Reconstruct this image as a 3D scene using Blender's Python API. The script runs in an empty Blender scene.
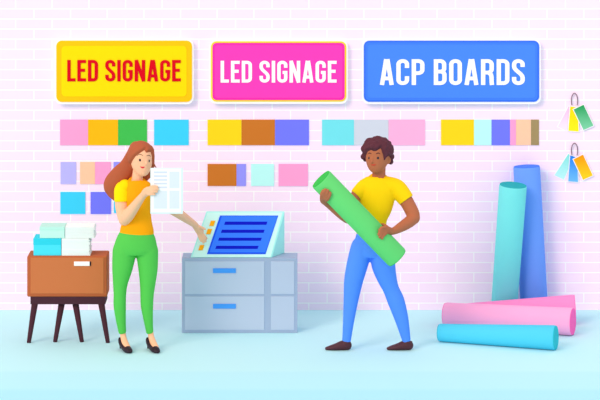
import bpy, bmesh, math, random
from mathutils import Vector, Matrix
from mathutils.bvhtree import BVHTree
random.seed(4)
C = bpy.context.scene
COL = C.collection
# ---------------------------------------------------------------- camera numbers (level camera, high up, far back)
CD, CH, F, HY = 20.0, 4.5, 2600.0, -235.0
WY = CH*F/(310-HY) - CD          # wall plane
def P(px, py, Y):
    d = (CD+Y)/F
    return Vector(((px-300)*d, Y, CH-(py-HY)*d))
def floorY(py): return CH*F/(py-HY)-CD
def S(Y=0.0): return (CD+Y)/F     # metres per pixel at depth Y

# ---------------------------------------------------------------- materials
def lin(c):
    out = []
    for v in c:
        v = v/255.0
        out.append(v/12.92 if v <= .04045 else ((v+.055)/1.055)**2.4)
    return tuple(out)+(1.0,)
MATS = {}
def mat(name, c, rough=.75, spec=.12, var=.012, emit=0, scale=9.0):
    if name in MATS: return MATS[name]
    m = bpy.data.materials.new(name); m.use_nodes = True
    nt = m.node_tree; b = nt.nodes['Principled BSDF']
    b.inputs['Roughness'].default_value = rough
    b.inputs['Specular IOR Level'].default_value = spec
    base = lin(c)
    n = nt.nodes.new('ShaderNodeTexNoise'); n.inputs['Scale'].default_value = scale
    tc = nt.nodes.new('ShaderNodeTexCoord'); nt.links.new(tc.outputs['Object'], n.inputs['Vector'])
    mx = nt.nodes.new('ShaderNodeMix'); mx.data_type = 'RGBA'
    mx.inputs['A'].default_value = tuple(v*(1-var) for v in base[:3])+(1,)
    mx.inputs['B'].default_value = tuple(min(1, v*(1+var)) for v in base[:3])+(1,)
    nt.links.new(n.outputs['Fac'], mx.inputs['Factor'])
    nt.links.new(mx.outputs['Result'], b.inputs['Base Color'])
    if emit:
        b.inputs['Emission Color'].default_value = base
        b.inputs['Emission Strength'].default_value = emit
    MATS[name] = m
    return m
def grad_mat(name, c0, c1, x0, x1, z0, z1):
    """card printed with a colour that runs from c0 to c1 (object space, along a line)"""
    m = bpy.data.materials.new(name); m.use_nodes = True
    nt = m.node_tree; b = nt.nodes['Principled BSDF']
    b.inputs['Roughness'].default_value = .6; b.inputs['Specular IOR Level'].default_value = .12
    tc = nt.nodes.new('ShaderNodeTexCoord'); sp = nt.nodes.new('ShaderNodeSeparateXYZ')
    nt.links.new(tc.outputs['Object'], sp.inputs[0])
    mr = nt.nodes.new('ShaderNodeMapRange'); mr.inputs[1].default_value = z0; mr.inputs[2].default_value = z1
    nt.links.new(sp.outputs['Z'], mr.inputs[0])
    mx = nt.nodes.new('ShaderNodeMix'); mx.data_type = 'RGBA'
    mx.inputs['A'].default_value = lin(c0); mx.inputs['B'].default_value = lin(c1)
    nt.links.new(mr.outputs[0], mx.inputs['Factor']); nt.links.new(mx.outputs['Result'], b.inputs['Base Color'])
    return m
def math_node(nt, op, a, b=None):
    n = nt.nodes.new('ShaderNodeMath'); n.operation = op
    for i, v in enumerate((a, b)):
        if v is None: continue
        if isinstance(v, (int, float)): n.inputs[i].default_value = v
        else: nt.links.new(v, n.inputs[i])
    return n.outputs[0]

# ---------------------------------------------------------------- object helpers
def tag(o, label=None, cat=None, group=None, kind=None):
    if label: o['label'] = label
    if cat: o['category'] = cat
    if group: o['group'] = group
    if kind: o['kind'] = kind
    return o
def empty(name, loc, label, cat, group=None):
    o = bpy.data.objects.new(name, None); COL.objects.link(o)
    o.empty_display_size = .05; o.location = loc
    return tag(o, label, cat, group)
def link(name, me, m, parent=None, smooth=False, loc=None):
    """me in WORLD coordinates; the object's origin stays with its parent (or goes to loc)"""
    off = Vector((0, 0, 0))
    if parent is not None:
        p = parent; off = Vector((0, 0, 0))
        while p is not None: off += p.location; p = p.parent
    if loc is not None: off = Vector(loc)
    me.transform(Matrix.Translation(-off))
    me.materials.clear(); me.materials.append(m)
    if smooth:
        for f in me.polygons: f.use_smooth = True
    o = bpy.data.objects.new(name, me); COL.objects.link(o)
    if parent is not None: o.parent = parent
    elif loc is not None: o.location = loc
    return o
def obj(name, bm, m, parent=None, smooth=False, loc=None):
    bmesh.ops.recalc_face_normals(bm, faces=bm.faces)
    me = bpy.data.meshes.new(name); bm.to_mesh(me); bm.free()
    return link(name, me, m, parent, smooth, loc)
def fuse(bm, voxel=.005, smooth=3, tmp='tmp'):
    """one continuous skin out of overlapping closed shapes"""
    bmesh.ops.recalc_face_normals(bm, faces=bm.faces)
    me = bpy.data.meshes.new(tmp); bm.to_mesh(me); bm.free()
    o = bpy.data.objects.new(tmp, me); COL.objects.link(o)
    r = o.modifiers.new('r', 'REMESH'); r.mode = 'VOXEL'; r.voxel_size = voxel; r.adaptivity = 0
    dg = bpy.context.evaluated_depsgraph_get(); dg.update()
    me2 = bpy.data.meshes.new_from_object(o.evaluated_get(dg))
    bpy.data.objects.remove(o); bpy.data.meshes.remove(me)
    b2 = bmesh.new(); b2.from_mesh(me2)
    for _ in range(smooth): bmesh.ops.smooth_vert(b2, verts=b2.verts, factor=.5, use_axis_x=True, use_axis_y=True, use_axis_z=True)
    b2.to_mesh(me2); b2.free()
    return me2
def box(bm, x0, x1, y0, y1, z0, z1, bev=0):
    r = bmesh.ops.create_cube(bm, size=1)
    for v in r['verts']:
        v.co = Vector(((x0+x1)/2+v.co.x*(x1-x0), (y0+y1)/2+v.co.y*(y1-y0), (z0+z1)/2+v.co.z*(z1-z0)))
    if bev:
        es = list({e for v in r['verts'] for e in v.link_edges})
        bmesh.ops.bevel(bm, geom=es, offset=bev, segments=3, affect='EDGES', profile=.5)
def prism(bm, pts, off):
    """extrude a polygon of world points by the vector off"""
    a = [bm.verts.new(p) for p in pts]; b = [bm.verts.new(Vector(p)+off) for p in pts]
    bm.faces.new(a); bm.faces.new(b[::-1])
    n = len(a)
    for i in range(n): bm.faces.new((a[i], b[i], b[(i+1) % n], a[(i+1) % n]))
def rrect(bm, px0, px1, py0, py1, Yf, Yb, rpx):
    pts = []
    for cx, cy, a0 in ((px1-rpx, py0+rpx, 90), (px0+rpx, py0+rpx, 180), (px0+rpx, py1-rpx, 270), (px1-rpx, py1-rpx, 0)):
        seg = []
        for k in range(7):
            a = math.radians(a0 - 90 + k*15) if False else math.radians(a0 + k*15)
            seg.append((cx+rpx*math.cos(a), cy-rpx*math.sin(a)))
        pts += seg if True else []
    # order: TR(0..90) -> TL(90..180) -> BL -> BR
    pts = []
    for cx, cy, a0 in ((px1-rpx, py0+rpx, 0), (px0+rpx, py0+rpx, 90), (px0+rpx, py1-rpx, 180), (px1-rpx, py1-rpx, 270)):
        for k in range(7):
            a = math.radians(a0+k*15)
            pts.append(P(cx+rpx*math.cos(a), cy-rpx*math.sin(a), Yf))
    prism(bm, pts, Vector((0, Yb-Yf, 0)))
def catmull(p, n):
    out = []
    for i in range(len(p)-1):
        p0 = p[max(i-1, 0)]; p1 = p[i]; p2 = p[i+1]; p3 = p[min(i+2, len(p)-1)]
        for k in range(n):
            t = k/n
            out.append([.5*((2*b)+(-a+c)*t+(2*a-5*b+4*c-d)*t*t+(-a+3*b-3*c+d)*t**3) for a, b, c, d in zip(p0, p1, p2, p3)])
    out.append(list(p[-1])); return out
def wtube(bm, pts, n=20, sub=6, cap=(True, True), clip=None):
    """pts: (x, y, z, ra, rb): ra across the path in the wall-parallel plane, rb in depth; metres"""
    q = catmull(pts, sub) if sub > 1 else [list(p) for p in pts]
    Yh = Vector((0, 1, 0)); rings = []
    N = len(q)
    frames = []
    for i in range(N):
        a = Vector(q[max(i-1, 0)][:3]); b = Vector(q[min(i+1, N-1)][:3])
        t = (b-a).normalized()
        u = t.cross(Yh)
        u = u.normalized() if u.length > 1e-4 else Vector((1, 0, 0))
        w = t.cross(u).normalized()
        frames.append((Vector(q[i][:3]), t, u, w, max(q[i][3], 1e-4), max(q[i][4], 1e-4)))
    seq = []
    if cap[0]:
        c, t, u, w, ra, rb = frames[0]; m = min(ra, rb)
        for k in range(1, 5)[::-1]:
            f = math.cos(k*math.pi/2/4.6); g = math.sin(k*math.pi/2/4.6)
            seq.append((c-t*m*g, u, w, ra*f, rb*f))
    seq += [(c, u, w, ra, rb) for c, t, u, w, ra, rb in frames]
    if cap[1]:
        c, t, u, w, ra, rb = frames[-1]; m = min(ra, rb)
        for k in range(1, 5):
            f = math.cos(k*math.pi/2/4.6); g = math.sin(k*math.pi/2/4.6)
            seq.append((c+t*m*g, u, w, ra*f, rb*f))
    for c, u, w, ra, rb in seq:
        ring = []
        for k in range(n):
            a = 2*math.pi*k/n
            p = c+u*ra*math.cos(a)+w*rb*math.sin(a)
            if clip is not None and p.z < clip: p.z = clip
            ring.append(bm.verts.new(p))
        rings.append(ring)
    for i in range(len(rings)-1):
        for k in range(n):
            bm.faces.new((rings[i][k], rings[i][(k+1) % n], rings[i+1][(k+1) % n], rings[i+1][k]))
    bm.faces.new(rings[0][::-1]); bm.faces.new(rings[-1])
def tube(bm, pts, **kw):
    """pts: (px, py, Y, radius px [, depth ratio])"""
    out = []
    for p in pts:
        w = P(p[0], p[1], p[2]); r = p[3]*S(p[2]); dr = p[4] if len(p) > 4 else 1.0
        out.append((w.x, w.y, w.z, r, r*dr))
    wtube(bm, out, **kw)
def ball(bm, c, r, sc=(1, 1, 1), rot=None, seg=20):
    M = Matrix.Translation(c) @ (rot.to_4x4() if rot else Matrix.Identity(4)) @ Matrix.Diagonal((sc[0]*r, sc[1]*r, sc[2]*r, 1))
    bmesh.ops.create_uvsphere(bm, u_segments=seg, v_segments=seg//2+2, radius=1, matrix=M)

# ---------------------------------------------------------------- setting
def build_setting():
    bm = bmesh.new(); box(bm, -7, 7, WY, WY+.2, -.1, 3.3)
    m = bpy.data.materials.new('pink_brick'); m.use_nodes = True; nt = m.node_tree
    b = nt.nodes['Principled BSDF']; b.inputs['Roughness'].default_value = .9; b.inputs['Specular IOR Level'].default_value = .05
    tc = nt.nodes.new('ShaderNodeTexCoord'); sp = nt.nodes.new('ShaderNodeSeparateXYZ'); nt.links.new(tc.outputs['Object'], sp.inputs[0])
    rh = 10.15*S(WY); bw = 36.66*S(WY)
    z0 = P(0, 8.7, WY).z; x0 = P(33.9, 0, WY).x
    cb = nt.nodes.new('ShaderNodeCombineXYZ')
    nt.links.new(math_node(nt, 'SUBTRACT', sp.outputs['X'], x0-40*bw), cb.inputs[0])
    nt.links.new(math_node(nt, 'SUBTRACT', sp.outputs['Z'], z0-40*rh), cb.inputs[1])
    br = nt.nodes.new('ShaderNodeTexBrick'); nt.links.new(cb.outputs[0], br.inputs['Vector'])
    br.offset = .5; br.offset_frequency = 2; br.squash = 1
    br.inputs['Color1'].default_value = lin((253, 233, 252)); br.inputs['Color2'].default_value = lin((252, 231, 251))
    br.inputs['Mortar'].default_value = lin((255, 253, 255))
    br.inputs['Scale'].default_value = 1; br.inputs['Mortar Size'].default_value = .0052; br.inputs['Mortar Smooth'].default_value = .3
    br.inputs['Bias'].default_value = 0; br.inputs['Brick Width'].default_value = bw; br.inputs['Row Height'].default_value = rh
    nt.links.new(br.outputs['Color'], b.inputs['Base Color'])
    tag(obj('wall_back', bm, m), 'pale pink brick wall with white mortar lines', None, None, 'structure')
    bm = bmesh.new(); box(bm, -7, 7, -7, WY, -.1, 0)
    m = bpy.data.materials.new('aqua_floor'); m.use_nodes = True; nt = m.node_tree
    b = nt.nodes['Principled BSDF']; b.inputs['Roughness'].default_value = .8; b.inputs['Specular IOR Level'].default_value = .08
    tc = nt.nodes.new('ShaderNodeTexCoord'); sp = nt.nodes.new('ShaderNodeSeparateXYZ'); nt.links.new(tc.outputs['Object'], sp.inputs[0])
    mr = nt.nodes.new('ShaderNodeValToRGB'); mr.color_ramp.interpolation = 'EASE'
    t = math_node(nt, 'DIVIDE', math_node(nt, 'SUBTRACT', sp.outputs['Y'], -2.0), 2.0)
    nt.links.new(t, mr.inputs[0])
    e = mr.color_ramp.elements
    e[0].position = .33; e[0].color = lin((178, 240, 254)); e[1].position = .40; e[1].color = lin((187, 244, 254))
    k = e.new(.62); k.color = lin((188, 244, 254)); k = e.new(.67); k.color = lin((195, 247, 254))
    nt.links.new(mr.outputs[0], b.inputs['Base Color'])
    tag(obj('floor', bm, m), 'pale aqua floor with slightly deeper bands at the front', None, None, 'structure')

# ---------------------------------------------------------------- lettering: heavy condensed capitals
ST = .142
def arc(cx, cy, rx, ry, a0, a1, n=9):
    return [(cx+rx*math.cos(math.radians(a0+(a1-a0)*k/(n-1))), cy+ry*math.sin(math.radians(a0+(a1-a0)*k/(n-1)))) for k in range(n)]
h = ST/2
def glyph(ch):
    """-> width, list of (centreline, closed) ; units of cap height"""
    if ch == 'L': return .34, [([(h, 1), (h, 0)], 0), ([(0, h), (.34, h)], 0)]
    if ch == 'E': return .36, [([(h, 1), (h, 0)], 0), ([(0, h), (.36, h)], 0), ([(0, 1-h), (.36, 1-h)], 0), ([(0, .52), (.32, .52)], 0)]
    if ch == 'I': return ST, [([(h, 1), (h, 0)], 0)]
    if ch == 'N': return .44, [([(h, 1), (h, 0)], 0), ([(.44-h, 1), (.44-h, 0)], 0), ([(h*.9, 1.0), (.44-h*.9, 0.0)], 0)]
    if ch == 'A': return .46, [([(h*1.0, 0), (.21, 1)], 0), ([(.46-h*1.0, 0), (.25, 1)], 0), ([(.10, .255), (.36, .255)], 0)]
    w = .42; r = .132
    if ch == 'D': return w, [([(h, 1), (h, 0)], 0), ([(h, 1-h), (w-r-h, 1-h)]+arc(w-h-r, 1-h-r, r, r, 90, 0)+arc(w-h-r, h+r, r, r, 0, -90)+[(h, h)], 0)]
    if ch == 'O': return w, [(arc(w-h-r, 1-h-r, r, r, 0, 90)+arc(h+r, 1-h-r, r, r, 90, 180)+arc(h+r, h+r, r, r, 180, 270)+arc(w-h-r, h+r, r, r, 270, 360), 1)]
    if ch == 'C': return w, [([(w-h, .66)]+arc(w-h-r, 1-h-r, r, r, 0, 90)+arc(h+r, 1-h-r, r, r, 90, 180)+arc(h+r, h+r, r, r, 180, 270)+arc(w-h-r, h+r, r, r, 270, 360)+[(w-h, .34)], 0)]
    if ch == 'G': return w, [([(w-h, .68)]+arc(w-h-r, 1-h-r, r, r, 0, 90)+arc(h+r, 1-h-r, r, r, 90, 180)+arc(h+r, h+r, r, r, 180, 270)+arc(w-h-r, h+r, r, r, 270, 360)+[(w-h, .535)], 0), ([(.22, .535-.07), (w, .535-.07)], 0)]
    if ch == 'P': return w, [([(h, 1), (h, 0)], 0), ([(h, 1-h), (w-r-h, 1-h)]+arc(w-h-r, 1-h-r, r, r, 90, 0)+arc(w-h-r, .46+r, r, r, 0, -90)+[(h, .46)], 0)]
    if ch == 'R': return w+.01, [([(h, 1), (h, 0)], 0), ([(h, 1-h), (w-r-h, 1-h)]+arc(w-h-r, 1-h-r, r, r, 90, 0)+arc(w-h-r, .48+r, r, r, 0, -90)+[(h, .48)], 0),
                               ([(w-h-.1, .48), (w-h-.02, .40), (w-h-.005, .3), (w-h, .1), (w-h+.01, 0)], 0)]
    if ch == 'B': return w, [([(h, 1), (h, 0)], 0), ([(h, 1-h), (w-r-h-.01, 1-h)]+arc(w-h-r-.01, 1-h-r, r, r, 90, 0)+arc(w-h-r-.01, .52+r*.8, r, r*.8, 0, -90)+[(h, .52)], 0),
                             ([(h, .52), (w-r-h, .52)]+arc(w-h-r, .52-r*.9, r, r*.9, 90, 0)+arc(w-h-r, h+r, r, r, 0, -90)+[(h, h)], 0)]
    if ch == 'S': return w, [([(w-h, .70)]+arc(w-h-r, 1-h-r, r, r, 0, 90)+arc(h+r, 1-h-r, r, r, 90, 180)+[(h, .70), (h+.02, .64), (h+.07, .57), (w-h-.07, .43), (w-h-.02, .36), (w-h, .29)]
                              + arc(w-h-r, h+r, r, r, 0, -90)+arc(h+r, h+r, r, r, 270, 180)+[(h, .31)], 0)]
def ribbon(bm, line, closed, tf, off):
    n = len(line); L = []; R = []
    clean = [line[0]]
    for p in line[1:]:
        if math.hypot(p[0]-clean[-1][0], p[1]-clean[-1][1]) > 1e-4: clean.append(p)
    if closed and math.hypot(clean[0][0]-clean[-1][0], clean[0][1]-clean[-1][1]) < 1e-4: clean.pop()
    n = len(clean)
    def d(i, j):
        a = clean[i % n]; b = clean[j % n]; l = math.hypot(b[0]-a[0], b[1]-a[1]); return ((b[0]-a[0])/l, (b[1]-a[1])/l)
    for i in range(n):
        if closed or 0 < i < n-1:
            a = d(i-1, i); b = d(i, i+1)
        elif i == 0: a = b = d(0, 1)
        else: a = b = d(n-2, n-1)
        nx, ny = -(a[1]+b[1]), a[0]+b[0]; l = math.hypot(nx, ny); nx /= l; ny /= l
        c = max(.5, nx*-a[1]+ny*a[0])
        L.append((clean[i][0]+nx*h/c, clean[i][1]+ny*h/c)); R.append((clean[i][0]-nx*h/c, clean[i][1]-ny*h/c))
    vl = [[bm.verts.new(tf(*p)) for p in L], [bm.verts.new(tf(*p)) for p in R],
          [bm.verts.new(tf(*p)+off) for p in R], [bm.verts.new(tf(*p)+off) for p in L]]
    m = n if closed else n-1
    for i in range(m):
        j = (i+1) % n
        for k in range(4):
            q = (k+1) % 4
            bm.faces.new((vl[k][i], vl[k][j], vl[q][j], vl[q][i]))
    if not closed:
        bm.faces.new([vl[k][0] for k in range(4)]); bm.faces.new([vl[k][-1] for k in range(4)][::-1])
def write(text, px0, px1, pyt, pyb, Y, m, parent, gap=.082, space=.14):
    tot = 0
    for i, ch in enumerate(text):
        tot += space if ch == ' ' else glyph(ch)[0]
        if i < len(text)-1: tot += gap
    sx = (px1-px0)/tot; x = 0
    for ch in text:
        if ch == ' ': x += space+gap; continue
        w, strokes = glyph(ch)
        bm = bmesh.new()
        tf = lambda u, v, x=x: P(px0+(x+u)*sx, pyb-v*(pyb-pyt), Y)
        for k, (ln, cl) in enumerate(strokes): ribbon(bm, ln, cl, lambda u, v, k=k: tf(u, v)+Vector((0, -.0003*k, 0)), Vector((0, .004, 0)))
        obj('letter', bm, m, parent)
        x += w+gap

def build_signs():
    Yf = WY-.05
    def sign(b, frame_c, panel_c, frame_w, text, tx, tcol, label, edge_c=None):
        px0, px1, py0, py1 = b
        w = P((px0+px1)/2, (py0+py1)/2, WY)
        r = empty('sign_board', (w.x, WY, w.z), label, 'sign', 'wall signs in a row')
        bm = bmesh.new(); rrect(bm, px0-1.5, px1+1.5, py0-1.3, py1+2.2, Yf, WY-.0005, 6.5); obj('backing_plate', bm, mat('sign_white', (255, 255, 255)), r)
        bm = bmesh.new(); rrect(bm, px0, px1, py0, py1, Yf-.006, Yf-.0002, 5.5); obj('frame', bm, frame_c, r)
        a, bb, c, d = frame_w
        bm = bmesh.new(); rrect(bm, px0+a, px1-bb, py0+c, py1-d, Yf-.009, Yf-.0055, 4.0); pn = obj('face_panel', bm, panel_c, r)
        if edge_c:
            bm = bmesh.new(); rrect(bm, px0+a+2.2, px1-bb-2.2, py0+c+2.2, py1-d-2.2, Yf-.0105, Yf-.0085, 3.2); obj('inner_panel', bm, edge_c, r)
        write(text, tx[0], tx[1], tx[2], tx[3], Yf-.0145, tcol, r, *tx[4:])
    sign((56.3, 192, 40.7, 102), mat('sign_amber', (255, 200, 14)), mat('sign_yellow', (255, 224, 0)), (5.2, 5.4, 5.2, 5.4), 'LED SIGNAGE', (67.2, 180.7, 60, 81.4),
         mat('sign_red', (221, 0, 28)), 'yellow sign with red letters reading LED SIGNAGE on the brick wall')
    sign((211, 346.2, 41.4, 101.6), mat('sign_trim_yellow', (255, 226, 40)), mat('sign_pink_edge', (247, 50, 178)), (1.5, 1.5, 1.5, 1.5), 'LED SIGNAGE', (220.6, 336.6, 60.8, 82.6),
         mat('sign_letter_white', (255, 255, 255)), 'pink sign with thin yellow rim and white letters reading LED SIGNAGE', mat('sign_pink', (255, 64, 189)))
    sign((363.8, 539.2, 40.7, 101.8), mat('sign_blue_edge', (58, 118, 245)), mat('sign_blue_mid', (68, 130, 252)), (1.6, 1.6, 1.6, 1.6), 'ACP BOARDS', (379.8, 524.8, 59.2, 85),
         mat('sign_letter_white', (255, 255, 255)), 'blue sign with white letters reading ACP BOARDS on the brick wall', mat('sign_blue', (74, 138, 255)))

def build_swatches():
    cols = dict(pink=(255, 163, 214), amber=(255, 188, 16), green=(66, 193, 83), sky=(62, 212, 253), yellow=(255, 217, 26), brown=(204, 119, 42), peri=(116, 123, 255),
                turq=(116, 229, 240), grey=(209, 217, 232), blush=(255, 180, 224), mint=(190, 253, 248), peach=(255, 204, 168), olive=(164, 142, 98), lav=(188, 185, 255), lilac=(152, 152, 255))
    row1 = [(60, 88, 'pink', 'pink square swatch at the far left of the top colour row'),
            (88, 118, 'amber', 'amber square swatch between pink and green swatches under the yellow sign'),
            (118, 147, 'green', 'green square swatch above the woman\'s head'),
            (154, 188.7, 'sky', 'sky blue square swatch standing alone right of the green swatch'),
            (207.5, 241.5, 'yellow', 'yellow square swatch under the left part of the pink sign'),
            (241.5, 275, 'brown', 'brown square swatch under the middle of the pink sign'),
            (275, 309, 'peri', 'violet blue square swatch under the right part of the pink sign'),
            (322, 354, 'turq', 'turquoise square swatch left of the grey swatch near the man\'s head'),
            (354, 388.5, 'grey', 'light grey square swatch just above the man\'s head'),
            (388.5, 425, 'blush', 'light pink square swatch right of the grey swatch above the man'),
            (441, 474, 'yellow', 'yellow square swatch under the blue sign'),
            (474, 491.5, 'mint', 'narrow pale mint swatch between yellow and violet blue under the blue sign'),
            (491.5, 510, 'peri', 'narrow violet blue swatch between mint and a thin pink strip'),
            (510, 516, 'pink', 'thinnest pink strip between violet blue and peach swatches'),
            (516, 531, 'peach', 'narrow peach swatch left of the olive strip'),
            (531, 539, 'olive', 'olive strip swatch at the right end of the top colour row')]
    row2 = [(60.5, 76, 162, 184, 'lav', 'small pale lavender swatch at the left end of the middle colour row'),
            (80, 95, 162, 184, 'peach', 'small peach swatch joined to a small pink swatch beside the woman\'s hair'),
            (95, 110.7, 162, 184, 'pink', 'small pink swatch left of the woman\'s hair'),
            (113.5, 129, 162, 184, 'lilac', 'small lilac swatch mostly hidden behind the woman\'s hair'),
            (207.5, 236.5, 164, 186, 'brown', 'smaller brown swatch in the middle row right of the held paper'),
            (236.5, 246, 164, 186, 'lilac', 'slim lilac strip joined to the smaller brown swatch'),
            (251, 274, 164, 186, 'mint', 'small mint swatch alone between the lilac strip and a pink swatch'),
            (278.5, 308, 164, 186, 'pink', 'small pink swatch left of the green roll\'s upper end'),
            (60.3, 85.3, 192, 214, 'sky', 'sky blue swatch in the lowest row above the drawer table'),
            (90.5, 111, 192, 214, 'peri', 'violet blue swatch in the lowest row left of the woman'),
            (113.8, 132, 192, 213, 'sky', 'sky blue swatch in the lowest row almost hidden behind the woman')]
    for x0, x1, c, l in row1: row2.append((x0, x1, 119.7, 145.2, c, l))
    for x0, x1, y0, y1, c, l in row2:
        bm = bmesh.new(); Y = WY-.006
        a = P(x0, y1, Y); b = P(x1, y0, Y)
        box(bm, a.x+.0004, b.x-.0004, Y, WY-.0002, a.z, b.z)
        tag(obj('colour_swatch', bm, mat('panel_'+c, cols[c]), None, False, ((a.x+b.x)/2, WY, (a.z+b.z)/2)), l, 'colour swatch', 'flat colour swatches on the brick wall')

def build_fans():
    def fan(dy, cards, label):
        c = P(574.5, 107+dy, WY)
        r = empty('colour_card_fan', (c.x, WY, c.z), label, 'colour cards', 'hanging colour card fans')
        bm = bmesh.new()
        Y = WY-.014
        pts = [(571.9, 105, -.004, .45), (571.4, 100, 0, .45), (572.3, 95.5, 0, .45), (574.5, 93.2, 0, .45), (576.7, 95.5, 0, .45), (577.6, 100, 0, .45), (577.2, 105, -.006, .45)]
        tube(bm, [(a, b+dy, Y+q, rr) for a, b, q, rr in pts], n=8, sub=5)
        obj('hanging_ring', bm, mat('ring_wire', (122, 84, 104), rough=.4, spec=.4), r, True)
        for i, (q, c0, c1) in enumerate(cards):
            Yc = WY-.003-.006*i
            w = [P(a, b, Yc) for a, b in q]; ctr = sum(w, Vector())/4
            bm = bmesh.new(); prism(bm, w, Vector((0, .0025, 0))); cd = obj('colour_card', bm, mat('card_white', (253, 250, 253)), r)
            inn = [ctr+(p-ctr)*1.0 for p in w]
            # inset towards the middle by about a pixel
            inn = []
            for k in range(4):
                a, b, d = w[k-1], w[k], w[(k+1) % 4]
                u = (a-b).normalized(); v = (d-b).normalized()
                inn.append(b+(u+v)*.0062+Vector((0, -.0012, 0)))
            zs = [p.z for p in inn]
            bm = bmesh.new(); prism(bm, inn, Vector((0, .0011, 0)))
            obj('colour_field', bm, grad_mat('card_print', c1, c0, 0, 0, min(zs)-c.z, max(zs)-c.z), cd)
    fan(0, [([(568.4, 105.5), (575, 107.5), (566.6, 131.6), (556.8, 127)], (255, 190, 232), (252, 236, 250)),
            ([(569.6, 105.5), (578.4, 107), (579.4, 132.4), (567.6, 131.4)], (255, 222, 0), (255, 240, 30)),
            ([(572.6, 109.2), (583.9, 103.8), (594.4, 125.9), (583.2, 131)], (22, 158, 84), (130, 214, 170))],
        'upper fan of pink, yellow and green cards on a wire ring')
    fan(50, [([(568, 153), (574.5, 156.5), (564.2, 180.6), (553.6, 175.4)], (130, 228, 226), (190, 248, 246)),
             ([(569.6, 154.5), (578, 157), (578.8, 182.8), (567.4, 182)], (20, 128, 238), (110, 190, 255)),
             ([(572.4, 159), (583.4, 153.6), (593.8, 175.8), (582.6, 180.8)], (255, 152, 0), (255, 214, 30))],
        'lower fan of mint, blue and orange cards on a wire ring')

def build_table():
    Y0 = floorY(343.8)+.015; D = .24
    w = P(67, 343.8, Y0)
    r = empty('drawer_table', (w.x, Y0+.12, 0), 'brown drawer table on four splayed dark legs beside the woman', 'side table')
    def R(bm, x0, x1, y0, y1, Yf, Yb, bev=0):
        a = P(x0, y1, Yf); b = P(x1, y0, Yf); box(bm, a.x, b.x, Yf, Yb, a.z, b.z, bev)
    bm = bmesh.new(); R(bm, 27, 107.2, 256, 297, Y0, Y0+D, .012); obj('body', bm, mat('wood_edge', (186, 100, 60), scale=3), r)
    bm = bmesh.new(); R(bm, 30.5, 103.7, 257.6, 293.6, Y0-.004, Y0+.002, .0015); dr = obj('drawer', bm, mat('wood_face', (204, 120, 72), var=.02, scale=4), r)
    bm = bmesh.new(); R(bm, 74, 89.8, 261.6, 265.9, Y0-.009, Y0-.0035, .001); hd = obj('handle', bm, mat('handle_white', (255, 255, 255)), dr)
    bm = bmesh.new(); R(bm, 89.6, 90.9, 261.6, 265.9, Y0-.0094, Y0-.0035); obj('handle_end', bm, mat('near_black', (44, 24, 36)), hd)
    dk = mat('dark_leg', (74, 42, 54), var=.03)
    bm = bmesh.new(); R(bm, 30.4, 105.4, 296.8, 304.4, Y0+.004, Y0+D-.015, .003); obj('apron', bm, dk, r)
    for tx, bx, yo in ((34.8, 28.9, .02), (61.7, 55.2, .05), (75.5, 81.8, .05), (101.3, 107.8, .02)):
        t = P(tx, 303.5, Y0+yo); b = P(bx, 343.5, Y0+yo)
        bm = bmesh.new()
        wtube(bm, [(t.x, Y0+yo, t.z, .0255, .02), (b.x, Y0+yo, .006, .0165, .015)], n=16, sub=1, cap=(False, True), clip=0.0)
        obj('leg', bm, dk, r, True)
    zt = P(0, 256, Y0).z
    # boxes and papers standing on the table
    def carton(x0, x1, y0, y1, zb, Yf, dep, lidpy, cb, cl, label):
        a = P(x0, y1, Yf); b = P(x1, y0, Yf); zT = zb+(y1-y0)*S(Yf)
        t = empty('carton', ((a.x+b.x)/2, Yf+dep/2, zb), label, 'box', 'cartons on the drawer table')
        zl = zT-(lidpy-y0)*S(Yf)
        bm = bmesh.new(); box(bm, a.x+.002, b.x-.0015, Yf+.002, Yf+dep-.002, zb, zl+.001, .002); obj('box_body', bm, cb, t)
        bm = bmesh.new(); box(bm, a.x, b.x-.0008, Yf, Yf+dep, zl, zT, .002); obj('lid', bm, cl, t)
        return zT
    def papers(x0, x1, y0, y1, zb, Yf, dep, seed, label):
        rnd = random.Random(seed)
        a = P(x0, y1, Yf); b = P(x1, y0, Yf); zT = zb+(y1-y0)*S(Yf)
        bm = bmesh.new(); n = 14; z = zb; dz = (zT-zb)/n
        t = empty('paper_stack', ((a.x+b.x)/2, Yf+dep/2, zb), label, 'papers', 'white paper stacks on the drawer table')
        for i in range(n):
            j = rnd.uniform(-.012, 0) if i not in (0,) else 0
            k = rnd.uniform(0, .006)
            box(bm, a.x+.001, b.x+j, Yf+k, Yf+dep-.004+k, z+.0003, z+dz-.0006); z += dz
        obj('sheets', bm, mat('paper_white', (243, 254, 254)), t)
        bm = bmesh.new(); box(bm, a.x+.002, b.x-.022, Yf+.007, Yf+dep-.01, zb, zT-.001); obj('page_edges', bm, mat('paper_edge', (205, 232, 240)), t)
        return zT
    Yb = Y0+.012
    z1 = carton(33.2, 61.2, 239.0, 256, zt+.0005, Yb, .2, 245.2, mat('carton_cyan', (74, 226, 246)), mat('carton_cyan_lid', (48, 212, 234)), 'bright cyan lidded box standing on the drawer table top')
    z2 = papers(61.4, 90.2, 239.0, 256, zt+.0005, Yb, .2, 3, 'white stack of papers on the table top, beside the cyan box')
    carton(39.5, 64.8, 227.6, 239.0, z1+.001, Yb+.01, .18, 231, mat('carton_mint', (196, 246, 234)), mat('carton_mint_lid', (188, 241, 229)), 'pale mint box lying on top of the cyan box')
    papers(65.0, 94.8, 227.6, 239.0, z2+.001, Yb+.01, .18, 9, 'upper white stack of papers beside the mint box')

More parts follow.
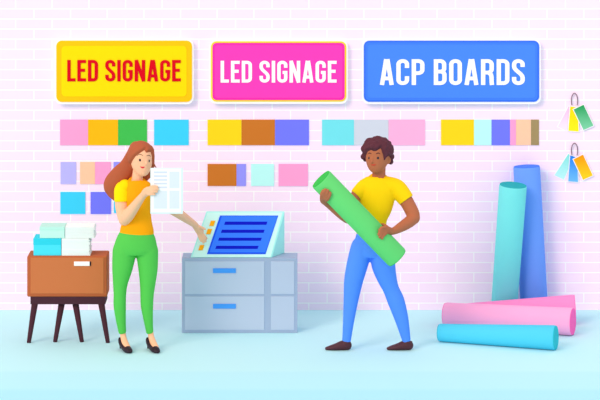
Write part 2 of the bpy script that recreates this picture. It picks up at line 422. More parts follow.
def build_cabinet():
    Yf = floorY(333); D = .226
    a = P(181.9, 333, Yf); b = P(297.4, 258, Yf)
    r = empty('storage_cabinet', ((a.x+b.x)/2, Yf+D/2, 0), 'grey blue cabinet with two wide drawers under the touch console', 'cabinet')
    fr = mat('cabinet_frame', (163, 184, 212)); fc = mat('cabinet_face', (186, 204, 227))
    bm = bmesh.new(); box(bm, a.x, b.x, Yf, Yf+D, 0, b.z, .004); obj('body', bm, fr, r)
    def R(bm, x0, x1, y0, y1, yf, yb, bev=0):
        p = P(x0, y1, yf); q = P(x1, y0, yf); box(bm, p.x, q.x, yf, yb, p.z, q.z, bev)
    for y0, y1, h0 in ((261.4, 294.2, 268.4), (296.4, 330, 304)):
        bm = bmesh.new(); R(bm, 184.9, 264.4, y0, y1, Yf-.005, Yf+.001, .002); d = obj('drawer', bm, fc, r)
        bm = bmesh.new(); R(bm, 213, 235.8, h0, h0+4.6, Yf-.013, Yf-.0045, .002); tag(obj('handle', bm, mat('handle_blue', (70, 158, 250)), d), 'bright blue handle')
        bm = bmesh.new(); R(bm, 270.8, 294.4, y0, y1, Yf-.005, Yf+.001, .002); obj('side_panel', bm, fc, r)
    # ---- the console
    zc = b.z+.0005; Y1 = Yf+.012; Y2 = Y1+.20
    y_of = lambda z, Y: (CH-z)/S(Y)+HY
    k0 = y_of(zc, Y1)
    A = P(190.3, k0, Y1); B = P(271.5, k0, Y1); Cc = P(284.6, 211, Y2); Dd = P(206.4, 211, Y2)
    A.z = B.z = zc
    t = empty('touch_console', ((A.x+B.x)/2, Y1+.1, zc), 'mint touch console with sloping blue screen on the grey cabinet', 'console')
    bm = bmesh.new()
    E = Vector((Dd.x, Y2, zc)); G = Vector((Cc.x, Y2, zc))
    vs = [bm.verts.new(p) for p in (A, B, Cc, Dd, E, G)]
    for f in ((0, 1, 2, 3), (0, 3, 4), (1, 5, 2), (3, 2, 5, 4), (0, 4, 5, 1)): bm.faces.new([vs[i] for i in f])
    es = list(bm.edges); bmesh.ops.bevel(bm, geom=es, offset=.003, segments=2, affect='EDGES')
    obj('housing', bm, mat('console_side', (172, 248, 243)), t)
    ex = (B-A); ez = (Dd-A); nrm = ex.cross(ez).normalized()
    if nrm.y > 0: nrm = -nrm
    # photo pixel on the face -> point of the face
    def face(px, py, lift):
        # intersect the view line with the sloping plane
        cam = Vector((0, -CD, CH)); d = P(px, py, 0)-cam
        s = (A-cam).dot(nrm)/d.dot(nrm)
        return cam+d*s+nrm*lift
    def quad(name, q, lift, m, par, th=.004, lab=None):
        bm = bmesh.new(); prism(bm, [face(x, y, lift) for x, y in q], -nrm*th); o = obj(name, bm, m, par)
        if lab: o['label'] = lab
        return o
    quad('front_plate', [(192.2, 257.2), (207.6, 212.6), (282.6, 212.6), (270.6, 257.2)], .003, mat('console_face', (204, 253, 247)), t)
    sc = quad('screen', [(207, 254.3), (220, 215.8), (278.2, 215.8), (265.5, 254.3)], .007, mat('screen_edge', (24, 84, 232), emit=.10), t)
    quad('display', [(209.3, 252.7), (221.9, 216.6), (277.4, 216.6), (265.4, 252.7)], .0085, mat('screen_blue', (52, 122, 255), emit=.10), sc, .002)
    bar = mat('screen_bar', (4, 20, 196), emit=.05)
    for x0, x1, y0, y1 in ((224.6, 267, 222, 225.2), (221.4, 264.2, 230.1, 233.2), (218.6, 261.4, 238.1, 241.1), (215.8, 258.2, 246.2, 249.3)):
        quad('text_bar', [(x0-.5, y1), (x0+.6, y0), (x1+.5, y0), (x1-.6, y1)], .0095, bar, sc, .0012)
    for x0, y0 in ((209.5, 221), (206.3, 229.2), (198.5, 245.3)):
        quad('button', [(x0-.3, y0+5.2), (x0+1.5, y0), (x0+5.9, y0), (x0+4.1, y0+5.2)], .008, mat('button_amber', (255, 176, 14)), t)

# ---------------------------------------------------------------- rolls
def roll(name, p0, p1, r0, r1, mb, me, label, group=None, faces=(True, True)):
    """rolled sheet from p0 to p1; spiral edge cut into the end faces"""
    p0 = Vector(p0); p1 = Vector(p1); ax = (p1-p0).normalized()
    u = ax.cross(Vector((0, 0, 1)));
    if u.length < .05: u = ax.cross(Vector((0, 1, 0)))
    u.normalize(); w = ax.cross(u).normalized()
    base = p0 if p0.z < p1.z else p1
    o = empty(name, (base.x, base.y, 0 if name != 'carried_roll' else base.z), label, 'roll', group)
    n = 48; L = (p1-p0).length
    bm = bmesh.new(); prof = []
    bv = .012
    prof = [(0, r0-bv), (bv*.3, r0-bv*.3), (bv, r0), (L*.5, (r0+r1)/2), (L-bv, r1), (L-bv*.3, r1-bv*.3), (L, r1-bv)]
    rings = [[bm.verts.new(p0+ax*s+(u*math.cos(2*math.pi*k/n)+w*math.sin(2*math.pi*k/n))*rr) for k in range(n)] for s, rr in prof]
    for i in range(len(rings)-1):
        for k in range(n): bm.faces.new((rings[i][k], rings[i][(k+1) % n], rings[i+1][(k+1) % n], rings[i+1][k]))
    bm.faces.new(rings[0][::-1]); bm.faces.new(rings[-1])
    body = obj('rolled_sheet', bm, mb, o, True)
    for s, rr, pt, d in ((0, r0, p0, -ax), (1, r1, p1, ax)):
        if not faces[s]: continue
        bm = bmesh.new()
        # slightly domed face made of concentric winds
        m = 5; rg = []
        for j in range(m+1):
            q = (rr-bv*.35)*(1-j/(m+.6)); hgt = .0008+.0012*(j % 2)
            rg.append([bm.verts.new(pt+d*hgt+(u*math.cos(2*math.pi*k/n)+w*math.sin(2*math.pi*k/n))*q) for k in range(n)])
        for i in range(m):
            for k in range(n): bm.faces.new((rg[i][k], rg[i][(k+1) % n], rg[i+1][(k+1) % n], rg[i+1][k]))
        bm.faces.new(rg[-1])
        back = [bm.verts.new(v.co-d*.004) for v in rg[0]]
        for k in range(n): bm.faces.new((back[k], back[(k+1) % n], rg[0][(k+1) % n], rg[0][k]))
        bm.faces.new(back[::-1])
        obj('roll_end', bm, me, body)
    return o
def build_rolls():
    tb, te = mat('roll_teal', (116, 227, 230)), mat('roll_teal_end', (36, 176, 184))
    bb, be = mat('roll_blue', (108, 160, 255)), mat('roll_blue_end', (70, 130, 252))
    kb, ke = mat('roll_pink', (255, 176, 222)), mat('roll_pink_end', (255, 104, 186))
    cb, ce = mat('roll_cyan', (80, 208, 240)), mat('roll_cyan_end', (40, 192, 208))
    g = 'sheet rolls at the right wall'
    def stand(bx, Yb, tx, ty, Yt, r0, r1, mb, me, label):
        t = P(tx, ty, Yt); d = (CD+Yb)/F; b = Vector(((bx-300)*d, Yb, 0))
        ax = (t-b).normalized(); b.z = r0*math.sqrt(1-ax.z**2)+.0005
        roll('sheet_roll', b, t, r0, r1, mb, me, label, g)
    stand(503.5, 1.19, 513.1, 184.9, 1.10, .106, .112, tb, te, 'upright teal roll, the shorter of two standing behind pink rolls')
    stand(534.5, 1.31, 526.6, 166.2, 1.345, .113, .110, bb, be, 'upright blue roll, the taller of two standing against the wall')
    def lie(x0, Y0, r0, x1, Y1, r1, mb, me, label):
        a = P(x0, 0, Y0); a.z = r0+.0008; b = P(x1, 0, Y1); b.z = r1+.0008
        roll('sheet_roll', a, b, r0, r1, mb, me, label, g)
    lie(445, .86, .093, 573.0, .51, .108, kb, ke, 'front pink roll lying with its round end towards the right')
    lie(464, .985, .076, 575.0, .94, .116, mat('roll_pink_back', (255, 146, 208)), ke, 'rear pink roll lying between the other pink roll and the upright rolls')
    lie(439, .30, .068, 556, .0, .094, cb, ce, 'cyan roll lying on the floor in front of the pink rolls')

# ---------------------------------------------------------------- people
def in_poly(x, y, poly):
    """signed distance, positive outside"""
    inside = False; dm = 1e9; n = len(poly)
    for i in range(n):
        x1, y1 = poly[i]; x2, y2 = poly[(i+1) % n]
        if (y1 > y) != (y2 > y) and x < (x2-x1)*(y-y1)/(y2-y1)+x1: inside = not inside
        dx, dy = x2-x1, y2-y1; t = max(0, min(1, ((x-x1)*dx+(y-y1)*dy)/(dx*dx+dy*dy)))
        dm = min(dm, math.hypot(x-x1-t*dx, y-y1-t*dy))
    return -dm if inside else dm
def to_px(p):
    s = F/(CD+p.y); return 300+p.x*s, HY+(CH-p.z)*s
def head_loft(bm, c, W, D, H, yaw, n=28):
    prof = [(0, .20, .24, -.42), (.03, .40, .44, -.34), (.09, .60, .64, -.22), (.18, .78, .82, -.10), (.3, .91, .94, -.02), (.42, .98, 1.0, .02), (.55, 1.0, 1.03, .05),
            (.68, 1, 1.06, .08), (.8, .92, .98, .08), (.89, .74, .8, .08), (.96, .46, .5, .07), (1.0, .14, .16, .06)]
    q = catmull([list(p) for p in prof], 3)
    R = Matrix.Rotation(yaw, 3, 'Z'); rings = []
    for t, rx, ry, oy in q:
        ring = []
        for k in range(n):
            a = 2*math.pi*k/n
            v = Vector((rx*W*math.cos(a), oy*D+ry*D*math.sin(a), (t-.5)*H)); ring.append(bm.verts.new(Vector(c)+R @ v))
        rings.append(ring)
    for i in range(len(rings)-1):
        for k in range(n): bm.faces.new((rings[i][k], rings[i][(k+1) % n], rings[i+1][(k+1) % n], rings[i+1][k]))
    bm.faces.new(rings[0][::-1]); bm.faces.new(rings[-1])
def hair_shell(bm, hc, headtree, poly, T, front_only_y, zmin, nu=110, nv=70):
    """surface hugging the skull: outside it where hair grows, just under the skin elsewhere"""
    rings = []
    for j in range(1, nv):
        th = math.pi*j/nv; ring = []
        for i in range(nu):
            ph = 2*math.pi*i/nu
            d = Vector((math.sin(th)*math.cos(ph), math.sin(th)*math.sin(ph), math.cos(th)))
            hit = headtree.ray_cast(hc, d)
            R = (hit[0]-hc).length if hit[0] is not None else .09
            p = hc+d*R; x, y = to_px(p)
            if p.y < front_only_y:
                s = in_poly(x, y, poly)
                k = max(-1, min(1, s/1.3))
                off = T(d)*k if k > 0 else .012*k
                off = off if k > 0 else off
            else: off = T(d)
            if p.z < zmin: off = min(off, T(d)*max(-1, 1-(zmin-p.z)/.012))
            off = max(off, -.012)
            ring.append(bm.verts.new(hc+d*(R+off)))
        rings.append(ring)
    for i in range(len(rings)-1):
        for k in range(nu): bm.faces.new((rings[i][k], rings[i+1][k], rings[i+1][(k+1) % nu], rings[i][(k+1) % nu]))
    bm.faces.new(rings[0]); bm.faces.new(rings[-1][::-1])
def tree_of(me): 
    b = bmesh.new(); b.from_mesh(me); t = BVHTree.FromBMesh(b); b.free(); return t
CAM = Vector((0, -CD, CH))
def face_spot(tree, px, py):
    d = (P(px, py, 0)-CAM).normalized()
    hit = tree.ray_cast(CAM, d)
    return hit[0], hit[1]
def patch(name, tree, line, rpx, m, parent, th=.0016, n=10):
    """a slim bead lying along points of the skin"""
    pts = []
    for i, (x, y) in enumerate(line):
        p, nn = face_spot(tree, x, y)
        r = (rpx[i] if isinstance(rpx, (list, tuple)) else rpx)*S()
        pts.append((p.x, p.y-th*.2, p.z, r, max(th, r*.5)))
    bm = bmesh.new(); wtube(bm, pts, n=n, sub=4)
    return obj(name, bm, m, parent, True)
def eye(tree, px, py, rx, rz, m, parent):
    p, nn = face_spot(tree, px, py)
    bm = bmesh.new(); ball(bm, p+Vector((0, -.0004, 0)), 1, (rx*S(), .0032, rz*S()), seg=16)
    e = obj('eye', bm, m, parent, True)
    return e

def build_woman():
    skin = mat('skin_peach', (255, 196, 156), rough=.6); hairm = mat('hair_auburn', (178, 94, 62), var=.03, scale=30)
    r = empty('person', (P(137, 350, 0).x, -.02, 0), 'standing person in orange top and green trousers, reading a sheet and touching the console', 'person')
    # ---- body
    bm = bmesh.new()
    tube(bm, [(137, 182.5, 0.008, 7, .7), (137, 187, 0, 10.5, .45), (137, 195, 0, 12, .55), (137, 214, 0, 11.2, .6), (137, 230, 0, 14, .55), (136, 241, 0, 16.0, .5), (136, 245, 0, 14, .5)])
    tube(bm, [(136.8, 185, .012, 6.6), (137.4, 178, .01, 5.5), (138.6, 168, .008, 5.6)])
    hc = P(141.6, 159.2, 0); hc.y = -.012
    yaw = math.radians(20)
    head_loft(bm, hc, .0835, .094, 31.2*S(), yaw)
    hb = bmesh.new(); head_loft(hb, hc, .0835, .094, 31.2*S(), yaw); htree = BVHTree.FromBMesh(hb); hb.free()
    # nose
    fx, fy = face_spot(htree, 146.2, 160)[0], face_spot(htree, 146.4, 164)[0]
    wtube(bm, [(fx.x, fx.y+.002, fx.z, .005, .005), (fy.x+.001, fy.y-.004, fy.z+.006, .007, .008), (fy.x, fy.y-.002, fy.z, .0085, .009)], n=12)
    # legs and feet
    tube(bm, [(125, 252, 0, 8.5), (122.4, 270, 0, 8), (120.2, 290, 0, 5.4), (120, 306, 0.005, 5), (121.3, 320, .01, 3.9), (122.8, 333, .02, 3.0), (123.6, 338, .015, 3.1), (125.4, 343.5, -.02, 3.3, 1), (128, 348.5, -.075, 3.2, .7)])
    tube(bm, [(147.0, 252, 0, 8), (147.8, 270, 0, 8), (147.2, 290, 0, 5.6), (147.2, 306, .005, 4.9), (148.7, 320, .01, 3.7), (150.6, 333, .02, 3.0), (151.6, 338, .015, 3.1), (153.6, 343.5, -.02, 3.3, 1), (156.2, 348.5, -.075, 3.2, .7)])
    # right arm (towards the paper)
    tube(bm, [(126, 188.5, 0, 5), (122.2, 193, -.005, 6.6), (121.8, 203, -.02, 6.9), (123, 213, -.03, 6.5), (124.6, 219.3, -.045, 6.2)])
    tube(bm, [(124.6, 219.6, -.045, 6.1), (128.5, 214.6, -.10, 6.2), (134, 207.5, -.16, 5.2), (139.5, 200, -.22, 4.1), (143.6, 194.8, -.26, 3.4, .85)])
    tube(bm, [(143.2, 195.4, -.262, 3.4, .8), (146.6, 191.8, -.30, 4.3, .5), (149.6, 190.2, -.322, 4.2, .42)])
    for a in ([(148, 188.6, -.322, 1.5), (152.5, 186.6, -.338, 1.45), (157.2, 186.7, -.331, 1.15)],
              [(148.5, 190.5, -.325, 1.6), (153.6, 189, -.341, 1.5), (158, 189.2, -.332, 1.2)],
              [(148.5, 192.6, -.322, 1.6), (153, 191.6, -.339, 1.45), (157, 191.9, -.331, 1.15)],
              [(148, 194.2, -.318, 1.5), (151.6, 194.2, -.334, 1.3), (154.8, 194.5, -.330, 1.05)],
              [(147, 190, -.296, 1.7), (150, 187.6, -.292, 1.5), (153.2, 186, -.298, 1.25)]):
        tube(bm, a, n=12)
    # left arm (towards the console)
    tube(bm, [(146.5, 188.5, 0, 5), (152, 194, .06, 6), (160, 201, .16, 6), (168, 206.5, .26, 5.6), (178, 213, .38, 4.9), (187, 219.2, .48, 4.1), (195.3, 225, .55, 3.1, .85)])
    tube(bm, [(194.6, 224.6, .548, 3.1, .8), (198, 229, .58, 3.9, .55), (200.8, 233, .60, 3.9, .45)])
    for a in ([(200, 231, .597, 1.5), (204, 235.4, .607, 1.4), (206.7, 238.6, .64, 1.1)],
              [(200.5, 233, .60, 1.6), (204.3, 238, .61, 1.45), (205.6, 241.3, .63, 1.2)],
              [(199.5, 234, .60, 1.6), (202.2, 239, .607, 1.45), (203.4, 242.6, .622, 1.2)],
              [(198.3, 234, .598, 1.5), (200, 238.6, .60, 1.35), (201.2, 241.2, .61, 1.1)],
              [(197.8, 226.4, .57, 1.6), (201.6, 227.6, .565, 1.45), (205.2, 229.2, .575, 1.1)]):
        tube(bm, a, n=12)
    me = fuse(bm, .0042, 3); bt = tree_of(me)
    link('body', me, skin, r, True)
    # ---- face
    blk = mat('eye_dark', (44, 26, 40), rough=.3, spec=.5)
    eye(bt, 140.0, 160.1, 1.15, 1.45, blk, r); eye(bt, 149.0, 160.9, 1.0, 1.4, blk, r)
    br = mat('brow_brown', (150, 112, 88))
    patch('eyebrow', bt, [(137.2, 155.6), (139.6, 154.3), (142.8, 155.4)], [.25, .5, .3], br, r)
    patch('eyebrow', bt, [(146.6, 155.9), (148.8, 155.3), (150.6, 156.3)], [.3, .5, .25], br, r)
    tag(patch('lips', bt, [(140.3, 166.6), (142.5, 167.5), (144.6, 166.9)], [.25, .85, .25], mat('lips_red', (226, 28, 62)), r), 'red lips')
    # ---- hair
    bm = bmesh.new()
    opening = [(132.3, 176), (131.2, 163.6), (133, 160), (135, 157), (138, 154.2), (141.5, 152), (144.9, 149.6), (145.6, 152.8), (148, 152.4), (150.6, 151.8), (151.9, 157), (151.9, 165), (150.5, 172), (147, 182), (133, 182)]
    def T(d): return (.014+.008*max(0, d.z))*(1-.55*max(0, d.x)**2) + .006*max(0, -d.x)
    hair_shell(bm, hc+Vector((0, .01, 0)), htree, opening, T, hc.y+.03, hc.z-.075)
    tube(bm, [(138, 149, .045, 9, .8), (132.0, 158, .062, 7.6, .6), (127, 167, .066, 8.4, .6), (120, 175.5, .06, 10, .6), (114.2, 185, .065, 10.8, .55), (114.4, 192.5, .06, 8, .5), (116.3, 199, .05, 3.4, .5)])
    tube(bm, [(146, 150, .05, 8, .8), (145, 162, .06, 9, .6), (142, 172, .065, 9.5, .5), (138, 178, .07, 9, .5), (130, 186, .075, 9, .4), (120, 192, .065, 7, .5)])
    tube(bm, [(151.6, 150, .0, 2.6, 1.6), (153, 157, -.005, 1.7, 1.8), (152.9, 162, 0, 1.5, 1.6), (154.2, 165.4, 0, 1.1, 1.2), (156.4, 167.5, .0, .45)])
    tube(bm, [(152.6, 158, .015, 1.9, 1.6), (151.8, 166, .03, 2.6, 1.4), (148.5, 174, .05, 3.6, .9), (146, 178, .055, 3, .8)])
    # strands of the fringe and parting
    link('hair', fuse(bm, .0042, 3), hairm, r, True)
    # ---- top
    bm = bmesh.new()
    tube(bm, [(136.8, 233.8, 0, 17.2, .66), (136.9, 229, 0, 16.7, .66), (137.2, 219, 0, 14.3, .68), (137.2, 208, 0, 13.6, .7), (137.2, 198, -.006, 13.8, .74), (137.2, 189, -.002, 14.2, .64), (137.2, 184.5, .002, 13.6, .60), (137.2, 181.4, .012, 10.4, .70), (137.3, 179.8, .007, 7.3, .9)], cap=(False, False), n=32)
    tube(bm, [(144, 187, 0, 6.4), (148.5, 190.5, .03, 7.2), (154, 195.5, .085, 7.3)], cap=(True, False))
    top = link('top', fuse(bm, .0045, 3), mat('top_orange', (255, 170, 6), var=.01), r, True)
    bm = bmesh.new()
    tube(bm, [(125.0, 186.2, -.002, 6.8, 1.0), (122.6, 190.4, -.006, 8.4, .98), (122.3, 201.8, -.02, 7.9, .98)], cap=(True, False), n=28)
    tag(obj('sleeve', bm, mat('sleeve_yellow', (255, 226, 0)), top, True), 'bright yellow short sleeve')
    # ---- trousers
    bm = bmesh.new()
    tube(bm, [(136.8, 231.6, 0, 16.4, .66), (136.4, 238, 0, 19.4, .66), (135.8, 246, 0, 21.6, .62), (135.4, 250, 0, 22.2, .58), (135.4, 254, 0, 21.6, .52)], cap=(False, False), n=36)
    tube(bm, [(124.6, 251, 0, 12.2, .92), (122.4, 268, 0, 10.4, .95), (120.4, 283, 0, 7.6), (119.9, 294, 0, 6.4), (119.8, 306, .004, 6.3), (120.9, 320, .01, 5.1), (122.5, 333.3, .02, 3.8)], cap=(True, False))
    tube(bm, [(147.0, 251, 0, 11.4, .92), (148, 268, 0, 9.9, .95), (147.7, 283, 0, 8.0), (147.1, 294, 0, 6.9), (147.0, 306, .004, 6.3), (148.3, 320, .01, 4.8), (149.9, 333.3, .02, 3.6)], cap=(True, False))
    link('trousers', fuse(bm, .0045, 10), mat('trousers_green', (86, 200, 82), var=.01), r, True)
    # ---- pumps
    blackm = mat('pump_black', (42, 24, 38), rough=.45, spec=.3)
    for dx in (0, 27.6):
        bm = bmesh.new()
        a = P(120.4+dx, 0, .055); 
        def W(px, z, Y, ra, rb): p = P(px+dx, 0, Y); return (p.x, Y, z, ra, rb)
        sole = []
        # heel counter up to the toe, sections perpendicular to the foot
        heel = W(120.6, .052, .05, 0, 0)
        pts = [W(120.9, .088, .048, .016, .012), W(121.2, .07, .04, .025, .022), W(122.6, .05, .01, .030, .03), W(125.2, .030, -.04, .031, .03), W(127.8, .021, -.085, .033, .028), W(129.6, .016, -.115, .026, .02)]
        # skin-coloured foot shows above: flatten the upper side
        q = catmull([list(p) for p in pts], 6); n = 22; rings = []
        for i in range(len(q)):
            A = Vector(q[max(i-1, 0)][:3]); B = Vector(q[min(i+1, len(q)-1)][:3]); t = (B-A).normalized()
            sd = t.cross(Vector((0, 0, 1))).normalized(); up = sd.cross(t).normalized(); c = Vector(q[i][:3]); ring = []
            f = i/(len(q)-1)
            for k in range(n):
                an = 2*math.pi*k/n
                s = math.sin(an); lim = 1.0 if (f > .74 or f < .06) else .0+.0*s
                hgt = s*q[i][4]*(1.0 if s < 0 else 1.0)
                if .06 <= f <= .74 and s > 0: hgt = s*q[i][4]*(.35+.5*abs(math.cos(an)))
                p = c+sd*q[i][3]*math.cos(an)+up*hgt
                if p.z < .001: p.z = .001
                ring.append(bm.verts.new(p))
            rings.append(ring)
        for i in range(len(rings)-1):
            for k in range(n): bm.faces.new((rings[i][k], rings[i][(k+1) % n], rings[i+1][(k+1) % n], rings[i+1][k]))
        bm.faces.new(rings[0][::-1]); bm.faces.new(rings[-1])
        tp = Vector(q[-1][:3]); ball(bm, Vector((tp.x, tp.y, .015)), .024, (1, .8, .56))
        sh = link('shoe', fuse(bm, .003, 2), blackm, r, True)
        bm = bmesh.new(); hp = P(120.9+dx, 0, .05)
        wtube(bm, [(hp.x, .046, .07, .021, .02), (hp.x, .05, .03, .012, .012), (hp.x, .052, .002, .0105, .01)], n=14, sub=4, cap=(False, False), clip=.0008)
        obj('heel', bm, blackm, sh, True)
    # ---- sheet of paper
    Yp = -.318
    p = P(166.5, 213.5, Yp)
    s = empty('printed_sheet', (p.x, Yp, p.z), 'white printed sheet with text lines and pale boxes held by the woman', 'paper')
    def R(x0, x1, y0, y1, yf, yb, name, m, par):
        bm = bmesh.new(); a = P(x0, y1, yf); b = P(x1, y0, yf); box(bm, a.x, b.x, yf, yb, a.z, b.z); return obj(name, bm, m, par)
    sheet = R(150.4, 182.9, 167.9, 213.8, Yp, Yp+.0016, 'sheet', mat('sheet_edge', (214, 242, 242)), s)
    R(150.9, 181.3, 168.4, 212.5, Yp-.0006, Yp+.0002, 'page', mat('sheet_white', (245, 255, 255)), s)
    blk2 = mat('print_pale', (221, 234, 242)); ln = mat('print_line', (213, 224, 240))
    for y in (172.3, 176.1, 179.9, 183.6, 187.3): R(154, 167, y-.85, y+.85, Yp-.0012, Yp-.0004, 'text_line', ln, s)
    R(169.5, 179.3, 171.8, 188, Yp-.0012, Yp-.0004, 'picture_box', blk2, s)
    R(154, 167, 190.8, 208.6, Yp-.0012, Yp-.0004, 'picture_box', blk2, s)
    R(169.5, 179.3, 190.8, 208.6, Yp-.0012, Yp-.0004, 'picture_box', blk2, s)

def build_man():
    skin = mat('skin_brown', (184, 110, 76), rough=.6); hairm = mat('hair_dark', (92, 48, 60), var=.04, scale=40)
    r = empty('person', (P(376, 350, 0).x, 0, 0), 'standing person in yellow t-shirt and blue trousers carrying a green roll', 'person')
    bm = bmesh.new()
    tube(bm, [(371.5, 243, 0, 15, .5), (371.5, 232, 0, 12.8, .6), (372.5, 220, 0, 12.8, .65), (375.5, 206, 0, 15.5, .58), (377, 192, 0, 16.5, .55), (378, 185, 0, 12.5, .45), (378.6, 181, .005, 7.4, .7)])
    tube(bm, [(378.6, 181, .012, 7.6), (378.8, 175, .012, 6.7), (379.2, 166, .010, 6.6)])
    hc = P(377.2, 155.8, 0); hc.y = -.01; yaw = math.radians(-20)
    head_loft(bm, hc, .092, .098, 31.4*S(), yaw)
    hb = bmesh.new(); head_loft(hb, hc, .092, .098, 31.4*S(), yaw); htree = BVHTree.FromBMesh(hb); hb.free()
    fx, fy = face_spot(htree, 372.8, 157)[0], face_spot(htree, 372.2, 162)[0]
    wtube(bm, [(fx.x, fx.y+.002, fx.z, .005, .006), (fy.x-.001, fy.y-.005, fy.z+.008, .0075, .009), (fy.x-.001, fy.y-.003, fy.z, .0098, .011)], n=12)
    ec = P(388.2, 160.2, -.03); ball(bm, ec, .023, (.9, .8, 1.3)); 
    ec2 = P(367.2, 160, .03); ball(bm, ec2, .018, (.6, .6, 1.2))
    # legs
    tube(bm, [(360, 254, 0, 8.5), (354.4, 280, 0, 7.4), (351, 300, 0, 5.6), (348.6, 320, 0, 4.4), (346.8, 341, 0, 3.3), (346.4, 344.5, 0, 3.2)])
    tube(bm, [(381, 254, 0, 8.5), (386, 274, 0, 7.8), (391.4, 290, 0, 6.6), (396, 302, 0, 6), (401.8, 320, 0, 5), (406.6, 341, 0, 3.2), (407, 344.5, 0, 3.2)])
    # right arm (viewer's left): behind the roll, forearm below it, hand wraps the lower edge
    tube(bm, [(367, 185, 0, 6.5), (361, 190, 0, 6.3), (355, 197, -.03, 5.4), (350.5, 207, -.07, 5.2), (350, 215, -.115, 5.2)])
    tube(bm, [(350, 215, -.115, 5.2), (348.5, 219, -.165, 4.6), (343.5, 217, -.215, 4.1), (336.5, 211.4, -.245, 3.9), (329.8, 205.6, -.270, 3.6), (326, 202.5, -.30, 3.5)])
    tube(bm, [(327, 203, -.29, 3.4, .9), (323.8, 200.6, -.355, 3.8, .6), (323.8, 197.6, -.405, 4.2, .42)])
    for a in ([(321.4, 198.5, -.398, 1.8), (321.6, 194, -.428, 1.7), (323.0, 190.6, -.438, 1.35)],
              [(323.6, 198, -.405, 1.9), (324.2, 192.4, -.435, 1.75), (325.4, 189.4, -.446, 1.4)],
              [(325.8, 198.4, -.408, 1.9), (327.2, 193.4, -.435, 1.75), (328.0, 190.4, -.446, 1.4)],
              [(327.0, 200, -.402, 1.8), (329.4, 196, -.428, 1.65), (330.4, 192.8, -.440, 1.3)],
              [(326, 202.4, -.30, 1.8), (323.6, 201.0, -.262, 1.6), (323.0, 197.6, -.236, 1.3)]):
        tube(bm, a, n=12)
    # left arm (viewer's right)
    tube(bm, [(394, 187, 0, 7.5), (401, 194, -.01, 7.8), (407.4, 203, -.025, 7.0), (412.5, 213, -.05, 6.8), (413.8, 218, -.065, 6.2)])
    tube(bm, [(413.8, 217.8, -.065, 6.3), (408.5, 222.3, -.115, 5.9), (401.5, 226.8, -.18, 5.1), (395, 230.4, -.25, 3.9), (391, 231.6, -.285, 3.5)])
    tube(bm, [(391.4, 231.6, -.285, 3.5, .8), (387.6, 230.4, -.325, 4.3, .55), (384.2, 230, -.352, 4.4, .5)])
    for a in ([(386, 227.4, -.347, 1.8), (382, 227.8, -.376, 1.7), (379.3, 230.4, -.389, 1.4)],
              [(384.6, 229.6, -.353, 1.85), (380.6, 231.4, -.382, 1.7), (378.6, 234.4, -.393, 1.4)],
              [(384.8, 231.6, -.352, 1.85), (381.2, 234, -.38, 1.7), (379.8, 237.2, -.390, 1.4)],
              [(386, 233.2, -.348, 1.75), (383.2, 235.8, -.372, 1.6), (382, 238.6, -.381, 1.3)],
              [(389, 229, -.30, 1.8), (385.6, 225.8, -.285, 1.65), (382, 224.2, -.25, 1.3)]):
        tube(bm, a, n=12)
    me = fuse(bm, .0042, 3); bt = tree_of(me); link('body', me, skin, r, True)
    blk = mat('eye_dark', (44, 26, 40), rough=.3, spec=.5)
    eye(bt, 369.1, 158, 1.05, 1.3, blk, r); eye(bt, 378.0, 158, 1.15, 1.3, blk, r)
    br = mat('brow_dark', (92, 46, 48))
    patch('eyebrow', bt, [(367.8, 153.9), (369.6, 153.1), (371.4, 153.7)], [.25, .5, .3], br, r)
    patch('eyebrow', bt, [(376.2, 153.7), (378.2, 153), (380.2, 153.9)], [.3, .5, .25], br, r)
    patch('lips', bt, [(371.2, 164.7), (373.6, 165), (376.0, 164.6)], [.3, .75, .3], mat('lips_rust', (196, 72, 56)), r)
    # hair: close curls
    bm = bmesh.new()
    opening = [(364.2, 166), (365.4, 160), (366.2, 154.6), (368, 151.2), (371.4, 149.8), (373.4, 151.2), (376.5, 150.8), (380.9, 147.8), (381.8, 151.5), (383.2, 155), (383.8, 160), (384.8, 160.4), (385.6, 158), (387.6, 156.2), (390.4, 156), (391.6, 158.6), (391.2, 162), (389, 165.6), (387.4, 169), (384, 178), (364, 178)]
    def T(d): return .021+.006*max(0, d.z)+.006*max(0, d.x)
    hh = hc+Vector((0, .012, 0))
    hair_shell(bm, hh, htree, opening, T, hc.y+.02, hc.z-.035)
    N = 150
    for i in range(N):
        z = 1-2*(i+.5)/N; a = i*2.399963
        d = Vector((math.sqrt(1-z*z)*math.cos(a), math.sqrt(1-z*z)*math.sin(a), z))
        hit = htree.ray_cast(hh, d)
        if hit[0] is None: continue
        p = hit[0]; x, y = to_px(p)
        if p.z < hc.z-.03: continue
        if p.y < hc.y+.03 and in_poly(x, y, opening) < 2.6: continue
        if p.z < hc.z-.005 and p.x > hc.x+.06 and p.y < hc.y+.04: continue
        ball(bm, p+d*.016, random.uniform(.016, .021), seg=12)
    for x, y, Y, q in ((363.6, 156.6, .0, 3.2), (364.6, 148.8, -.02, 4), (369.6, 142.6, -.02, 5), (377.5, 140.2, -.02, 4.6), (384.6, 143, -.01, 5), (389.8, 149.6, 0, 4.4), (391, 156.6, .045, 3.6), (390.6, 161.6, .055, 3.0), (365.2, 159.6, .03, 2.2)):
        ball(bm, P(x, y, Y), q*S(), seg=14)
    link('hair', fuse(bm, .0042, 2), hairm, r, True)
    # t-shirt
    bm = bmesh.new()
    tube(bm, [(371.2, 238, 0, 15.2, .72), (371.8, 228, 0, 14.6, .72), (372.8, 218, 0, 14.4, .7), (375.4, 207, 0, 16.8, .66), (376.8, 197, 0, 18.2, .62), (377.6, 188, 0, 18.4, .58), (378.2, 182, .002, 16, .55), (378.7, 178.2, .012, 11.4, .66), (378.9, 176.4, .007, 7.9, .9)], cap=(False, False), n=36)
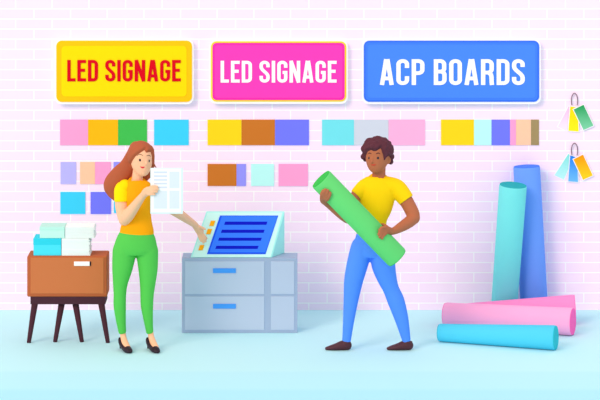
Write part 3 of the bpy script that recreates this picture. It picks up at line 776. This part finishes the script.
    tube(bm, [(370, 183.5, 0, 7.4), (363.5, 187.5, 0, 7.6), (355.8, 195.2, -.022, 6.4)], cap=(True, False))
    tube(bm, [(386, 184, 0, 8), (396, 187.6, 0, 9), (401.8, 194, -.01, 8.9), (406.4, 200.2, -.022, 8.2)], cap=(True, False))
    link('t_shirt', fuse(bm, .0045, 3), mat('shirt_yellow', (255, 214, 8), var=.01), r, True)
    bm = bmesh.new()
    tube(bm, [(371.4, 229.5, 0, 14, .72), (371.4, 238, 0, 16.2, .7), (371.8, 246, 0, 19.2, .62), (371.8, 252, 0, 20.8, .56), (371.6, 256.5, 0, 21.0, .5)], cap=(False, False), n=36)
    tube(bm, [(370.2, 248, 0, 7), (370, 255, 0, 5.5), (369.8, 259.2, 0, 3)])
    tube(bm, [(361.4, 247, 0, 10.6), (358.2, 261, 0, 10.9), (353.7, 280, 0, 9.7), (351.0, 300, 0, 7.6), (348.7, 320, 0, 5.8), (346.4, 341.8, 0, 4.4)], cap=(True, False))
    tube(bm, [(382, 250, 0, 12), (383.3, 264, 0, 12.1), (386.6, 277, 0, 10.2), (391.0, 289, 0, 8.2), (396, 301, 0, 8.6), (401.6, 319, 0, 7.0), (406.8, 341.8, 0, 4.2)], cap=(True, False))
    link('trousers', fuse(bm, .0045, 14), mat('trousers_blue', (82, 146, 255), var=.01), r, True)
    shm = mat('shoe_maroon', (78, 42, 52), rough=.5, spec=.25)
    for x0 in (325.6, 387.2):
        bm = bmesh.new(); L = 25.4
        def W(f, z, ra, rb): p = P(x0+f*L, 0, 0); return (p.x, 0, z, ra, rb)
        wtube(bm, [W(.03, .012, .011, .02), W(.2, .018, .018, .034), (W(.42, .026, .026, .038)), W(.62, .034, .036, .036), W(.76, .036, .037, .034), W(.875, .036, .035, .031)], n=24, sub=6, clip=.0015)
        wtube(bm, [(P(x0+.80*L, 0, 0).x, 0, .03, .035, .034), (P(x0+.82*L, 0, 0).x, 0, .07, .034, .033)], n=20, sub=1, cap=(False, False))
        link('shoe', fuse(bm, .0035, 2), shm, r, True)
    a = P(320.9, 179.0, -.345); b = P(397.3, 258.0, -.265)
    roll('carried_roll', a, b, .0895, .0885, mat('roll_green', (104, 216, 120)), mat('roll_green_end', (52, 192, 78)), 'green roll held slanting in the man\'s arms')

build_setting(); build_signs(); build_swatches(); build_fans(); build_table(); build_cabinet(); build_rolls(); build_woman(); build_man()

# ---------------------------------------------------------------- light
w = bpy.data.worlds.new('World'); C.world = w; w.use_nodes = True
bg = w.node_tree.nodes['Background']; bg.inputs[0].default_value = (1, .995, 1, 1); bg.inputs[1].default_value = .89
sd = bpy.data.lights.new('daylight', 'SUN'); sd.energy = 1.63; sd.angle = math.radians(25); sd.color = (1, .70, .58)
so = bpy.data.objects.new('daylight', sd); COL.objects.link(so)
so.rotation_euler = Vector((.75, 1, -.75)).to_track_quat('-Z', 'Y').to_euler(); so.location = (-3, -4, 5)
# ---------------------------------------------------------------- camera
cd = bpy.data.cameras.new('camera'); co = bpy.data.objects.new('camera', cd); COL.objects.link(co)
co.location = (0, -CD, CH); co.rotation_euler = (math.pi/2, 0, 0)
cd.sensor_width = 36; cd.sensor_fit = 'HORIZONTAL'; cd.lens = F*36/600; cd.shift_y = -(200-HY)/600; cd.clip_end = 200
C.camera = co
C.view_settings.view_transform = 'Standard'; C.view_settings.look = 'None'; C.view_settings.gamma = 1; C.view_settings.exposure = 0
C.view_settings.use_curve_mapping = False
